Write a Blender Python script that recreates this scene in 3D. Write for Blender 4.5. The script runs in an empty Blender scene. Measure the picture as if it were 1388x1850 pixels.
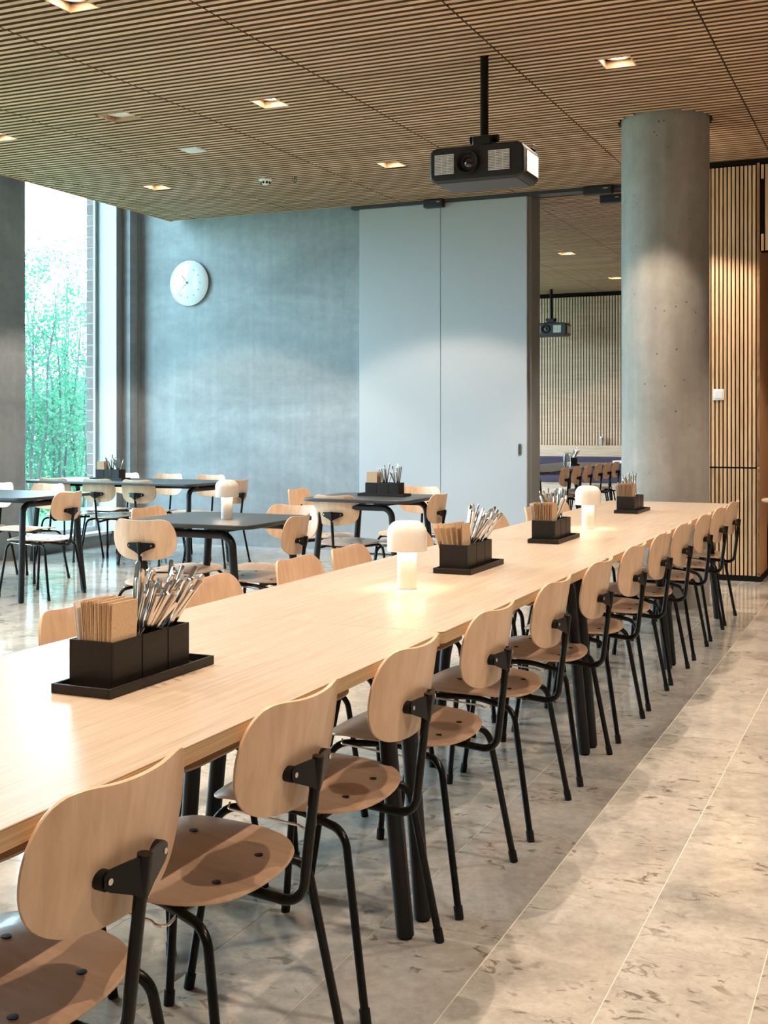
import bpy, math, random
from mathutils import Vector, Matrix
R = random.Random(7)
PI = math.pi
SC = bpy.context.scene
COL = SC.collection

# ------------------------------------------------------------------ camera, sky, exposure
YAW = math.radians(23.84); HC = 1.25; FPX = 2140.0; HOR = 767.0; CX = 694.0
cd = bpy.data.cameras.new('camera'); cam = bpy.data.objects.new('camera', cd); COL.objects.link(cam)
cam.location = (0, 0, HC); cam.rotation_euler = (PI / 2, 0, YAW)
cd.sensor_fit = 'HORIZONTAL'; cd.sensor_width = 36.0; cd.lens = 36.0 * FPX / 1388.0
cd.shift_y = -(925.0 - HOR) / 1388.0; cd.clip_start = 0.05; cd.clip_end = 300
SC.camera = cam
FW = (-math.sin(YAW), math.cos(YAW)); RT = (math.cos(YAW), math.sin(YAW))

w = bpy.data.worlds.new('overcast_sky'); SC.world = w; w.use_nodes = True
bg = w.node_tree.nodes['Background']
bg.inputs['Color'].default_value = (0.58, 0.81, 1.0, 1); bg.inputs['Strength'].default_value = 10.5
SC.view_settings.view_transform = 'Standard'; SC.view_settings.look = 'None'
SC.view_settings.gamma = 1.0; SC.view_settings.use_curve_mapping = False
SC.view_settings.exposure = 0.73
SC.cycles.use_denoising = True
SC.cycles.max_bounces = 10; SC.cycles.diffuse_bounces = 5; SC.cycles.glossy_bounces = 4
SC.cycles.transparent_max_bounces = 12; SC.cycles.sample_clamp_indirect = 6.0
SC.cycles.caustics_reflective = False; SC.cycles.caustics_refractive = False

WARM = (1.0, 0.81, 0.63)
SPOT_W = 118.0          # one ceiling downlight
ZC = 3.36              # underside of the slatted ceiling


def proj(x, y, z):
    d = x * FW[0] + y * FW[1]
    if d < 0.05: return None
    return CX + FPX * (x * RT[0] + y * RT[1]) / d, HOR + FPX * (HC - z) / d, d


# ------------------------------------------------------------------ materials
MATS = {}


def newmat(name):
    m = bpy.data.materials.new(name); m.use_nodes = True
    nt = m.node_tree; b = nt.nodes['Principled BSDF']
    MATS[name] = m
    return m, nt, b


def N(nt, typ, **kw):
    n = nt.nodes.new(typ)
    for k, v in kw.items(): setattr(n, k, v)
    return n


def plain(name, col, rough=0.5, metal=0.0, spec=0.5, coat=0.0):
    m, nt, b = newmat(name)
    b.inputs['Base Color'].default_value = (*col, 1); b.inputs['Roughness'].default_value = rough
    b.inputs['Metallic'].default_value = metal; b.inputs['Specular IOR Level'].default_value = spec
    b.inputs['Coat Weight'].default_value = coat
    return m


def ramp(nt, fac, stops):
    r = N(nt, 'ShaderNodeValToRGB'); e = r.color_ramp.elements
    while len(e) < len(stops): e.new(0.5)
    for i, (p, c) in enumerate(stops):
        e[i].position = p; e[i].color = (*c, 1) if len(c) == 3 else c
    nt.links.new(fac, r.inputs['Fac'])
    return r.outputs['Color']


def coords(nt, scale, world=False, rnd=0.0, rot=None):
    if world: o = N(nt, 'ShaderNodeNewGeometry').outputs['Position']
    else: o = N(nt, 'ShaderNodeTexCoord').outputs['Object']
    if rnd:
        oi = N(nt, 'ShaderNodeObjectInfo'); mu = N(nt, 'ShaderNodeMath', operation='MULTIPLY')
        mu.inputs[1].default_value = rnd; nt.links.new(oi.outputs['Random'], mu.inputs[0])
        ad = N(nt, 'ShaderNodeVectorMath', operation='ADD')
        nt.links.new(o, ad.inputs[0]); nt.links.new(mu.outputs[0], ad.inputs[1]); o = ad.outputs[0]
    mp = N(nt, 'ShaderNodeMapping'); mp.inputs['Scale'].default_value = scale
    if rot: mp.inputs['Rotation'].default_value = rot
    nt.links.new(o, mp.inputs['Vector'])
    return mp.outputs['Vector']


def noise(nt, vec, scale, detail=4.0, rough=0.55, dist=0.0):
    n = N(nt, 'ShaderNodeTexNoise'); n.inputs['Scale'].default_value = scale
    n.inputs['Detail'].default_value = detail; n.inputs['Roughness'].default_value = rough
    n.inputs['Distortion'].default_value = dist
    nt.links.new(vec, n.inputs['Vector'])
    return n.outputs['Fac']


def mixc(nt, fac, a, b, mode='MIX'):
    m = N(nt, 'ShaderNodeMix', data_type='RGBA', blend_type=mode)
    if isinstance(fac, float): m.inputs[0].default_value = fac
    else: nt.links.new(fac, m.inputs[0])
    for v, i in ((a, 6), (b, 7)):
        if isinstance(v, tuple): m.inputs[i].default_value = (*v, 1)
        else: nt.links.new(v, m.inputs[i])
    return m.outputs[2]


def bump(nt, b, fac, strength, dist=0.01):
    n = N(nt, 'ShaderNodeBump'); n.inputs['Strength'].default_value = strength
    n.inputs['Distance'].default_value = dist
    nt.links.new(fac, n.inputs['Height']); nt.links.new(n.outputs[0], b.inputs['Normal'])


def wood(name, dark, light, scale, gs=18.0, rough=0.4, world=False, rnd=0.0, coat=0.0, contrast=(0.3, 0.7), vary=0.0, spec=0.5):
    m, nt, b = newmat(name)
    v = coords(nt, scale, world, rnd)
    f1 = noise(nt, v, gs, 6, 0.6, 0.4)
    c = ramp(nt, f1, [(contrast[0], dark), (contrast[1], light)])
    if vary:
        oi = N(nt, 'ShaderNodeObjectInfo')
        k = ramp(nt, oi.outputs['Random'], [(0, (1 - vary,) * 3), (1, (1 + vary,) * 3)])
        c = mixc(nt, 1.0, c, k, 'MULTIPLY')
    nt.links.new(c, b.inputs['Base Color'])
    b.inputs['Roughness'].default_value = rough; b.inputs['Coat Weight'].default_value = coat
    b.inputs['Specular IOR Level'].default_value = spec
    bump(nt, b, f1, 0.06, 0.002)
    return m


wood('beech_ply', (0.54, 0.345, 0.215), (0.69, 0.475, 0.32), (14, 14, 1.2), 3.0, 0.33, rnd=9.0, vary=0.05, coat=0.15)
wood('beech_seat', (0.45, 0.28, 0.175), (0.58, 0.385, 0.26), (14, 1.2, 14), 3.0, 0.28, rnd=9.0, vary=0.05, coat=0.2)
wood('oak_top', (0.325, 0.24, 0.168), (0.49, 0.39, 0.30), (48, 1.3, 48), 2.2, 0.32, rnd=5.0, contrast=(0.22, 0.60), coat=0.0)
wood('ply_edge', (0.36, 0.22, 0.11), (0.58, 0.39, 0.21), (3, 1.5, 160), 2.2, 0.5)
wood('larch', (0.47, 0.27, 0.135), (0.72, 0.50, 0.30), (20, 20, 1.4), 2.5, 0.5, world=True, rnd=11.0, vary=0.12)
wood('larch_panel', (0.42, 0.20, 0.09), (0.60, 0.34, 0.16), (12, 12, 1.0), 2.5, 0.5, world=True)
wood('ash_panel', (0.48, 0.33, 0.21), (0.66, 0.50, 0.36), (1.2, 12, 14), 2.5, 0.5, world=True)
wood('kraft', (0.50, 0.345, 0.205), (0.64, 0.455, 0.29), (30, 30, 30), 6, 0.8, rnd=3.0, vary=0.1)
wood('black_wood', (0.010, 0.0075, 0.0065), (0.019, 0.0145, 0.012), (30, 4, 30), 5, 0.42, spec=0.3)

# slatted ceiling: tone varies from slat to slat (cells of the slat grid), grain runs along x
m, nt, b = newmat('ceiling_wood')
v = coords(nt, (1.3, 26, 26), True)
f1 = noise(nt, v, 2.4, 5, 0.6, 0.3)
c = ramp(nt, f1, [(0.3, (0.48, 0.31, 0.20)), (0.72, (0.74, 0.53, 0.375))])
mp = coords(nt, (1 / 1.143, 1 / 0.0665, 0), True)
fl = N(nt, 'ShaderNodeVectorMath', operation='FLOOR'); nt.links.new(mp, fl.inputs[0])
wn = N(nt, 'ShaderNodeTexWhiteNoise', noise_dimensions='3D'); nt.links.new(fl.outputs[0], wn.inputs['Vector'])
k = ramp(nt, wn.outputs['Value'], [(0, (0.82, 0.78, 0.74)), (1, (1.14, 1.12, 1.1))])
nt.links.new(mixc(nt, 1.0, c, k, 'MULTIPLY'), b.inputs['Base Color']); b.inputs['Roughness'].default_value = 0.55


def concrete(name, dark, light, streak=(0.8, 0.8, 0.35), rough=0.6, pits=False):
    m, nt, b = newmat(name)
    v = coords(nt, streak, True)
    f1 = noise(nt, v, 1.7, 8, 0.62, 0.5)
    c = ramp(nt, f1, [(0.28, dark), (0.72, light)])
    v2 = coords(nt, (1, 1, 1), True)
    f2 = noise(nt, v2, 9.0, 6, 0.7, 0.2)
    c = mixc(nt, 0.35, c, ramp(nt, f2, [(0.3, (0.6, 0.6, 0.6)), (0.65, (1.15, 1.15, 1.15))]), 'MULTIPLY')
    vo = N(nt, 'ShaderNodeTexVoronoi'); vo.inputs['Scale'].default_value = 14.0; nt.links.new(v2, vo.inputs['Vector'])
    f3 = noise(nt, v2, 3.3, 2, 0.5)
    pit = ramp(nt, vo.outputs['Distance'], [(0.07, (0.30, 0.29, 0.28)), (0.11, (1, 1, 1))])
    if pits: c = mixc(nt, ramp(nt, f3, [(0.48, (0, 0, 0)), (0.56, (1, 1, 1))]), c, mixc(nt, 1.0, c, pit, 'MULTIPLY'))
    f5 = noise(nt, coords(nt, (7, 7, 0.22), True), 1.6, 3, 0.5)
    c = mixc(nt, 0.6, c, ramp(nt, f5, [(0.35, (0.86, 0.86, 0.86)), (0.6, (1.0, 1.0, 1.0)), (0.72, (1.16, 1.15, 1.14))]), 'MULTIPLY')
    nt.links.new(c, b.inputs['Base Color']); b.inputs['Roughness'].default_value = rough
    bump(nt, b, f2, 0.12, 0.004)
    return m


concrete('wall_concrete', (0.215, 0.240, 0.258), (0.375, 0.410, 0.435), (0.35, 0.35, 1.1))
concrete('column_concrete', (0.235, 0.225, 0.205), (0.38, 0.362, 0.332), (1.2, 1.2, 0.35), pits=True)
concrete('plaster_dark', (0.16, 0.155, 0.15), (0.24, 0.23, 0.22))

# polished shell limestone floor: warm grey stone with beige clouds and dark fossil flecks
m, nt, b = newmat('limestone')
v = coords(nt, (1, 1, 1), True, rnd=13.0)
f1 = noise(nt, v, 2.2, 7, 0.66, 0.6)
c = ramp(nt, f1, [(0.30, (0.25, 0.232, 0.207)), (0.48, (0.42, 0.39, 0.345)), (0.68, (0.53, 0.495, 0.44))])
f2 = noise(nt, v, 30.0, 5, 0.75, 0.3)
c = mixc(nt, 0.5, c, ramp(nt, f2, [(0.30, (0.62, 0.61, 0.6)), (0.62, (1.12, 1.12, 1.12))]), 'MULTIPLY')
v3 = coords(nt, (1, 1.5, 1), True, rnd=17.0)
f3 = noise(nt, v3, 13.0, 6, 0.62, 1.2)
f4 = noise(nt, v, 2.6, 2, 0.5)
fl1 = ramp(nt, f3, [(0.57, (1, 1, 1)), (0.65, (0.42, 0.38, 0.34))])
c = mixc(nt, ramp(nt, f4, [(0.40, (0, 0, 0)), (0.56, (1, 1, 1))]), c, mixc(nt, 1.0, c, fl1, 'MULTIPLY'))
nt.links.new(c, b.inputs['Base Color'])
rr = ramp(nt, f2, [(0.3, (0.13,) * 3), (0.7, (0.07,) * 3)]); nt.links.new(rr, b.inputs['Roughness'])
b.inputs['Specular IOR Level'].default_value = 0.55
plain('grout', (0.60, 0.55, 0.48), 0.7)

plain('frame_black', (0.006, 0.006, 0.006), 0.24, spec=0.22)
plain('leg_black', (0.011, 0.0115, 0.013), 0.40, spec=0.3)
plain('rubber_black', (0.008, 0.008, 0.008), 0.6, spec=0.25)
plain('chrome', (0.75, 0.74, 0.73), 0.16, 1.0)
plain('steel', (0.66, 0.63, 0.60), 0.20, 1.0)
plain('bumper_grey', (0.45, 0.45, 0.46), 0.5)
plain('linoleum', (0.030, 0.032, 0.036), 0.38)
plain('lamp_white', (0.78, 0.73, 0.67), 0.22, coat=0.3)
plain('white_paper', (0.72, 0.70, 0.68), 0.7)
plain('white_plastic', (0.80, 0.80, 0.79), 0.35)
plain('clock_white', (0.74, 0.75, 0.75), 0.16, coat=0.4)
plain('clock_mark', (0.06, 0.06, 0.06), 0.4)
plain('hand_grey', (0.62, 0.63, 0.64), 0.4)
plain('panel_paint', (0.43, 0.455, 0.485), 0.45)
plain('post_paint', (0.24, 0.245, 0.25), 0.5)
plain('dark_metal', (0.035, 0.036, 0.038), 0.45)
plain('felt_black', (0.012, 0.010, 0.009), 0.95, spec=0.1)
plain('projector_black', (0.014, 0.014, 0.016), 0.45)
plain('projector_under', (0.030, 0.031, 0.036), 0.5)
plain('grille_white', (0.74, 0.72, 0.69), 0.5)
plain('lens_glass', (0.015, 0.008, 0.010), 0.05, coat=1.0)
plain('window_white', (0.42, 0.47, 0.49), 0.45)
plain('window_frame_paint', (0.16, 0.24, 0.26), 0.4)
plain('sill_white', (0.66, 0.70, 0.72), 0.35)
plain('wall_white', (0.36, 0.36, 0.36), 0.6)
plain('maroon_cloth', (0.055, 0.012, 0.018), 0.7)
plain('purple_cloth', (0.045, 0.030, 0.060), 0.75)
plain('bark', (0.07, 0.075, 0.075), 0.85)
plain('grass', (0.10, 0.20, 0.08), 0.9)
plain('mortar', (0.30, 0.30, 0.30), 0.85)
plain('water_label', (0.70, 0.70, 0.70), 0.5)
wood('brick_clay', (0.095, 0.062, 0.058), (0.150, 0.105, 0.098), (9, 9, 9), 3, 0.85, world=True, rnd=5.0, vary=0.18)

m, nt, b = newmat('leaf')
oi = N(nt, 'ShaderNodeNewGeometry')
f = noise(nt, coords(nt, (1, 1, 1), True), 2.2, 3)
nt.links.new(ramp(nt, f, [(0.3, (0.016, 0.085, 0.060)), (0.55, (0.045, 0.17, 0.105)), (0.75, (0.11, 0.22, 0.07))]), b.inputs['Base Color'])
b.inputs['Roughness'].default_value = 0.6
tr = N(nt, 'ShaderNodeBsdfTranslucent'); tr.inputs['Color'].default_value = (0.06, 0.22, 0.11, 1)
mx = N(nt, 'ShaderNodeMixShader'); mx.inputs[0].default_value = 0.45
nt.links.new(b.outputs[0], mx.inputs[1]); nt.links.new(tr.outputs[0], mx.inputs[2])
nt.links.new(mx.outputs[0], nt.nodes['Material Output'].inputs['Surface'])

m, nt, b = newmat('window_glass')
t = N(nt, 'ShaderNodeBsdfTransparent'); t.inputs['Color'].default_value = (0.90, 0.97, 0.96, 1)
g = N(nt, 'ShaderNodeBsdfGlossy'); g.inputs['Roughness'].default_value = 0.02
lw = N(nt, 'ShaderNodeLayerWeight'); pw = N(nt, 'ShaderNodeMath', operation='POWER'); pw.inputs[1].default_value = 4.0
nt.links.new(lw.outputs['Facing'], pw.inputs[0])
ml = N(nt, 'ShaderNodeMath', operation='MULTIPLY_ADD'); ml.inputs[1].default_value = 0.6; ml.inputs[2].default_value = 0.03
nt.links.new(pw.outputs[0], ml.inputs[0])
mx = N(nt, 'ShaderNodeMixShader'); nt.links.new(ml.outputs[0], mx.inputs[0])
nt.links.new(t.outputs[0], mx.inputs[1]); nt.links.new(g.outputs[0], mx.inputs[2])
nt.links.new(mx.outputs[0], nt.nodes['Material Output'].inputs['Surface'])

m, nt, b = newmat('clear_glass')
b.inputs['Base Color'].default_value = (0.85, 0.92, 0.96, 1); b.inputs['Roughness'].default_value = 0.04
b.inputs['Transmission Weight'].default_value = 0.85; b.inputs['IOR'].default_value = 1.3


def emis(name, col, s):
    m, nt, b = newmat(name)
    b.inputs['Base Color'].default_value = (0.8, 0.8, 0.8, 1)
    b.inputs['Emission Color'].default_value = (*col, 1); b.inputs['Emission Strength'].default_value = s
    if name == 'downlight_glow': m.cycles.emission_sampling = 'NONE'
    return m


emis('downlight_glow', (1.0, 0.80, 0.56), 22.0)
emis('lamp_glow', (1.0, 0.82, 0.62), 34.0)


# ------------------------------------------------------------------ mesh helpers
class MB:
    def __init__(s): s.v = []; s.f = []

    def add(s, vs, fs, M=None):
        o = len(s.v)
        s.v += [tuple(M @ Vector(p)) for p in vs] if M else [tuple(p) for p in vs]
        s.f += [tuple(i + o for i in q) for q in fs]
        return s

    def box(s, x0, x1, y0, y1, z0, z1, M=None):
        vs = [(x0, y0, z0), (x1, y0, z0), (x1, y1, z0), (x0, y1, z0), (x0, y0, z1), (x1, y0, z1), (x1, y1, z1), (x0, y1, z1)]
        return s.add(vs, [(0, 3, 2, 1), (4, 5, 6, 7), (0, 1, 5, 4), (1, 2, 6, 5), (2, 3, 7, 6), (3, 0, 4, 7)], M)

    def prism(s, poly, z0, z1, M=None):
        n = len(poly)
        vs = [(x, y, z0) for x, y in poly] + [(x, y, z1) for x, y in poly]
        fs = [tuple(range(n - 1, -1, -1)), tuple(range(n, 2 * n))] + [(i, (i + 1) % n, n + (i + 1) % n, n + i) for i in range(n)]
        return s.add(vs, fs, M)

    def lathe(s, prof, n=32, M=None, cap=True):
        vs = []; fs = []; k = len(prof)
        for i in range(n):
            a = 2 * PI * i / n
            vs += [(r * math.cos(a), r * math.sin(a), z) for r, z in prof]
        for i in range(n):
            j = (i + 1) % n
            for q in range(k - 1):
                fs.append((i * k + q, j * k + q, j * k + q + 1, i * k + q + 1))
        if cap:
            if prof[0][0] > 1e-6: fs.append(tuple(i * k for i in range(n - 1, -1, -1)))
            if prof[-1][0] > 1e-6: fs.append(tuple(i * k + k - 1 for i in range(n)))
        return s.add(vs, fs, M)

    def tube(s, pts, r, n=10, cap=True):
        pts = [Vector(p) for p in pts]
        rs = r if isinstance(r, (list, tuple)) else [r] * len(pts)
        t0 = (pts[1] - pts[0]).normalized()
        up = Vector((0, 0, 1)) if abs(t0.z) < 0.9 else Vector((1, 0, 0))
        nrm = (up - t0 * up.dot(t0)).normalized()
        vs = []; fs = []
        for i, p in enumerate(pts):
            if i == 0: t = t0
            elif i == len(pts) - 1: t = (pts[i] - pts[i - 1]).normalized()
            else: t = ((pts[i] - pts[i - 1]).normalized() + (pts[i + 1] - pts[i]).normalized()).normalized()
            nrm = (nrm - t * nrm.dot(t)).normalized(); bn = t.cross(nrm)
            for k in range(n):
                a = 2 * PI * k / n
                vs.append(p + (nrm * math.cos(a) + bn * math.sin(a)) * rs[i])
        for i in range(len(pts) - 1):
            for k in range(n):
                fs.append((i * n + k, i * n + (k + 1) % n, (i + 1) * n + (k + 1) % n, (i + 1) * n + k))
        if cap:
            fs.append(tuple(range(n - 1, -1, -1))); o = (len(pts) - 1) * n; fs.append(tuple(range(o, o + n)))
        return s.add(vs, fs)

    def cyl(s, a, b, r, n=14):
        return s.tube([a, b], r, n)

    def mesh(s, name, mat, smooth=True, angle=38):
        me = bpy.data.meshes.new(name); me.from_pydata(s.v, [], s.f); me.update()
        if mat: me.materials.append(MATS[mat])
        if smooth:
            me.polygons.foreach_set('use_smooth', [True] * len(me.polygons))
            me.set_sharp_from_angle(angle=math.radians(angle))
        return me

    def build(s, name, mat, parent=None, smooth=True, loc=None, bevel=0.0, angle=38):
        return link(name, s.mesh(name, mat, smooth, angle), parent, loc, bevel)


def link(name, me, parent=None, loc=None, bevel=0.0):
    o = bpy.data.objects.new(name, me); COL.objects.link(o)
    if parent: o.parent = parent
    if loc: o.location = loc
    if bevel:
        md = o.modifiers.new('bevel', 'BEVEL'); md.width = bevel; md.segments = 2; md.limit_method = 'ANGLE'
    return o


def fillet(pts, r, n=6):
    pts = [Vector(p) for p in pts]; out = [pts[0]]
    for i in range(1, len(pts) - 1):
        a = (pts[i - 1] - pts[i]); b_ = (pts[i + 1] - pts[i]); la, lb = a.length, b_.length
        a.normalize(); b_.normalize(); ang = a.angle(b_)
        rr = r[i - 1] if isinstance(r, (list, tuple)) else r
        d = min(rr / math.tan(ang / 2), la * 0.49, lb * 0.49); rr = d * math.tan(ang / 2)
        p0 = pts[i] + a * d; c = pts[i] + (a + b_).normalized() * (rr / math.sin(ang / 2))
        va = p0 - c; vb = pts[i] + b_ * d - c; tot = va.angle(vb); ax = va.cross(vb).normalized()
        for k in range(n + 1): out.append(c + Matrix.Rotation(tot * k / n, 3, ax) @ va)
    out.append(pts[-1])
    return out


def rrect(x0, x1, y0, y1, r, n=6):
    out = []
    for cx, cy, a0 in ((x1 - r, y1 - r, 0), (x0 + r, y1 - r, PI / 2), (x0 + r, y0 + r, PI), (x1 - r, y0 + r, 1.5 * PI)):
        for k in range(n + 1):
            a = a0 + PI / 2 * k / n; out.append((cx + r * math.cos(a), cy + r * math.sin(a)))
    return out


def tag(o, label=None, cat=None, group=None, kind=None):
    if label: o['label'] = label
    if cat: o['category'] = cat
    if group: o['group'] = group
    if kind: o['kind'] = kind
    return o


def empty(name, loc=(0, 0, 0), rz=0.0):
    o = bpy.data.objects.new(name, None); COL.objects.link(o); o.location = loc; o.rotation_euler.z = rz
    o.empty_display_size = 0.1
    return o


def copy_tree(o, parent=None):
    c = o.copy(); COL.objects.link(c)
    if parent: c.parent = parent
    for ch in list(o.children): copy_tree(ch, c)
    return c


def S(o): return tag(o, kind='structure')


def bx(name, mat, x0, x1, y0, y1, z0, z1, parent=None, bevel=0.0):
    return MB().box(x0, x1, y0, y1, z0, z1).build(name, mat, parent, smooth=False, bevel=bevel)


wood('ceiling_wood_side_shade', (0.13, 0.070, 0.038), (0.22, 0.125, 0.070), (1.3, 26, 26), 2.4, 0.6, world=True)  # darker copy of the ceiling wood: gap shade painted onto slat sides and ends


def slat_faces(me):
    me.materials.append(MATS['ceiling_wood_side_shade'])
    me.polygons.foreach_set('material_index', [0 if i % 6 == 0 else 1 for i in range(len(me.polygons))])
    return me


# ------------------------------------------------------------------ floor
fl = S(bx('floor', 'grout', -7.84, 4.6, -2.6, 18.7, -0.12, -0.0008))
TW, TL = 0.30, 0.80
tm = MB().box(-TW / 2 + 0.0016, TW / 2 - 0.0016, -TL / 2 + 0.0016, TL / 2 - 0.0016, -0.012, 0.0).mesh('floor_tile', 'limestone', False)
tiles = []
for i in range(-23, 18):
    xc = -0.753 + i * TW
    off = [2.428, 2.815, 2.743, 2.30, 2.56][(i + 0) % 5]
    if i == 0: off = 2.428
    elif i == 1: off = 2.815
    elif i == -1: off = 2.743
    elif i in (2, 3): off = 2.46 + 0.2 * i
    j = -7
    while True:
        yc = off + TL * (j + 0.5); j += 1
        if yc > 18.6: break
        if yc < -2.5: continue
        p = [proj(xc + a * TW / 2, yc + b_ * TL / 2, 0) for a in (-1, 1) for b_ in (-1, 1)] + [proj(xc, yc, 0)]
        vis = yc < 11.2 and any(q and -5 < q[0] < 1393 and q[1] < 1870 for q in p)
        tiles.append((vis, (p[4][2] if p[4] else 0), xc, yc))
near = sorted([t for t in tiles if t[0]], key=lambda t: t[1])[:300]
ns = set((t[2], t[3]) for t in near)
for t in near: link('floor_tile', tm, fl, (t[2], t[3], 0))
rest = MB()
for t in tiles:
    if (t[2], t[3]) not in ns: rest.box(t[2] - 0.1484, t[2] + 0.1484, t[3] - 0.3984, t[3] + 0.3984, -0.012, 0)
tag(rest.build('floor_tile_field', 'limestone', fl, False), kind='stuff')

# ------------------------------------------------------------------ ceiling of slats
PITCH = 0.0665; SW = 0.035; SH = 0.045; PX = 1.143; X0 = -0.978
CE = 10.36; CL = -6.98
ceil = S(bx('ceiling', 'felt_black', CL, 4.5, -2.6, CE, ZC + SH, ZC + SH + 0.03))
DL = [(x, y) for x in (-6.11, -3.835, -1.547, 0.74) for y in (0.79, 2.80, 4.81, 6.82, 8.83)]
DL = [(x, 6.875 if (abs(x + 1.547) < .01 and abs(y - 6.82) < .01) else y) for x, y in DL]
SPK = (-4.95, 6.713)
holes = [(x - 0.095, x + 0.095, y - 0.1, y + 0.1) for x, y in DL] + [(SPK[0] - 0.12, SPK[0] + 0.12, SPK[1] - 0.1, SPK[1] + 0.1)]
COLC = (-1.545, 8.348); COLR = 0.302


def cut(y, x0, x1, hs):
    iv = [(x0, x1)]
    for h in hs:
        if h[2] - 0.018 < y < h[3] + 0.018:
            nv = []
            for a, b_ in iv:
                if h[1] <= a or h[0] >= b_: nv.append((a, b_)); continue
                if h[0] > a: nv.append((a, h[0]))
                if h[1] < b_: nv.append((h[1], b_))
            iv = nv
    dy = abs(y - COLC[1])
    if dy < COLR + 0.02:
        hw = math.sqrt(max(0.0, (COLR + 0.02) ** 2 - dy * dy)); nv = []
        for a, b_ in iv:
            if COLC[0] + hw <= a or COLC[0] - hw >= b_: nv.append((a, b_)); continue
            if COLC[0] - hw > a: nv.append((a, COLC[0] - hw))
            if COLC[0] + hw < b_: nv.append((COLC[0] + hw, b_))
        iv = nv
    return [q for q in iv if q[1] - q[0] > 0.02]


bounds = [CL] + [X0 + PX * k for k in range(-5, 5)] + [4.5]
slats = []
ny = int((CE + 2.5) / PITCH)
for j in range(ny):
    y = CE - 0.03 - j * PITCH
    for a, b_ in zip(bounds, bounds[1:]):
        for q in cut(y, a + 0.005, b_ - 0.005, holes):
            pr = proj((q[0] + q[1]) / 2, y, ZC); pa = proj(q[0], y, ZC); pb = proj(q[1], y, ZC)
            ok = pr and pa and pb and pr[1] > -4 and pb[0] > 0 and pa[0] < 1388
            slats.append((0 if ok else 1, pr[2] if pr else 0, q[0], q[1], y))
slats.sort()
cache = {}
for k, s_ in enumerate(slats):
    if k >= 300 or s_[0]: break
    L = round(s_[3] - s_[2], 4)
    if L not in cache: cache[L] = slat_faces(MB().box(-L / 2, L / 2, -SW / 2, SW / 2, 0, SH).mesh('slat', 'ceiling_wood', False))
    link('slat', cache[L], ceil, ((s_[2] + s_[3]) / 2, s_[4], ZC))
rest = MB()
for s_ in slats[min(300, k):]:
    rest.box(s_[2], s_[3], s_[4] - SW / 2, s_[4] + SW / 2, ZC, ZC + SH)
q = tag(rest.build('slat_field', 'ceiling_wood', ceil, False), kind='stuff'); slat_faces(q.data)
bx('edge_strip', 'larch_panel', CL - 0.018, CL, -2.6, CE, ZC - 0.004, ZC + SH + 0.03, ceil)
# the same ceiling goes on in the next room
ceil2 = S(bx('ceiling_next_room', 'felt_black', -7.84, 1.0, CE + 0.34, 18.7, ZC + SH, ZC + SH + 0.03))
DL2 = [(x, y) for x in (-6.11, -3.85, -1.55) for y in (11.6, 14.30, 16.97)]
h2 = [(x - 0.095, x + 0.095, y - 0.1, y + 0.1) for x, y in DL2]
rest = MB(); y = CE + 0.37; bb = [-7.84] + [X0 + PX * k for k in range(-5, 2)] + [1.0]
while y < 18.6:
    for a, b_ in zip(bb, bb[1:]):
        for q in cut(y, a + 0.003, b_ - 0.003, h2): rest.box(q[0], q[1], y - SW / 2, y + SW / 2, ZC, ZC + SH)
    y += PITCH
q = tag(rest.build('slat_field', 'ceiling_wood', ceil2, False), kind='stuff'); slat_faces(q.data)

# ------------------------------------------------------------------ walls
WB = 10.45
wb = S(bx('wall_back', 'wall_concrete', -7.84, -3.17, WB, WB + 0.26, -0.02, 4.4))
bx('skirting_line', 'window_white', -7.45, -4.86, WB - 0.006, WB, 0.0, 0.012, wb)
bx('end_post', 'post_paint', -3.17, -3.14, WB - 0.012, WB + 0.26, 0, ZC + 0.02, wb)
S(bx('wall_above_opening', 'plaster_dark', -3.17, 4.6, WB, WB + 0.26, ZC + 0.05, 4.4))
S(bx('roof_slab', 'plaster_dark', -7.9, 4.7, -2.7, 18.8, 4.4, 4.6))
S(bx('wall_right', 'wall_white', 4.5, 4.6, -2.6, 11.4, -0.02, 4.4))
S(bx('wall_rear', 'wall_white', -7.84, 4.6, -2.7, -2.6, -0.02, 4.4))

# corner pier and window jambs on the left
XC, YC_, XD, YJ, XE = -7.45, 10.274, -7.541, 10.179, -7.80
pier = S(bx('wall_corner_pier', 'wall_concrete', -7.84, XC, YC_, WB, -0.02, 4.4))
bx('shadow_joint', 'post_paint', XC - 0.001, XC + 0.004, WB - 0.045, WB - 0.030, 0, 4.4, pier)
jam = S(bx('wall_window_jamb', 'post_paint', -7.84, XD, YJ + 0.004, YC_, -0.02, 4.4))
S(bx('trim_1', 'window_white', -7.79, XD - 0.004, YJ - 0.012, YJ + 0.004, 0.14, 4.4))


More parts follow.
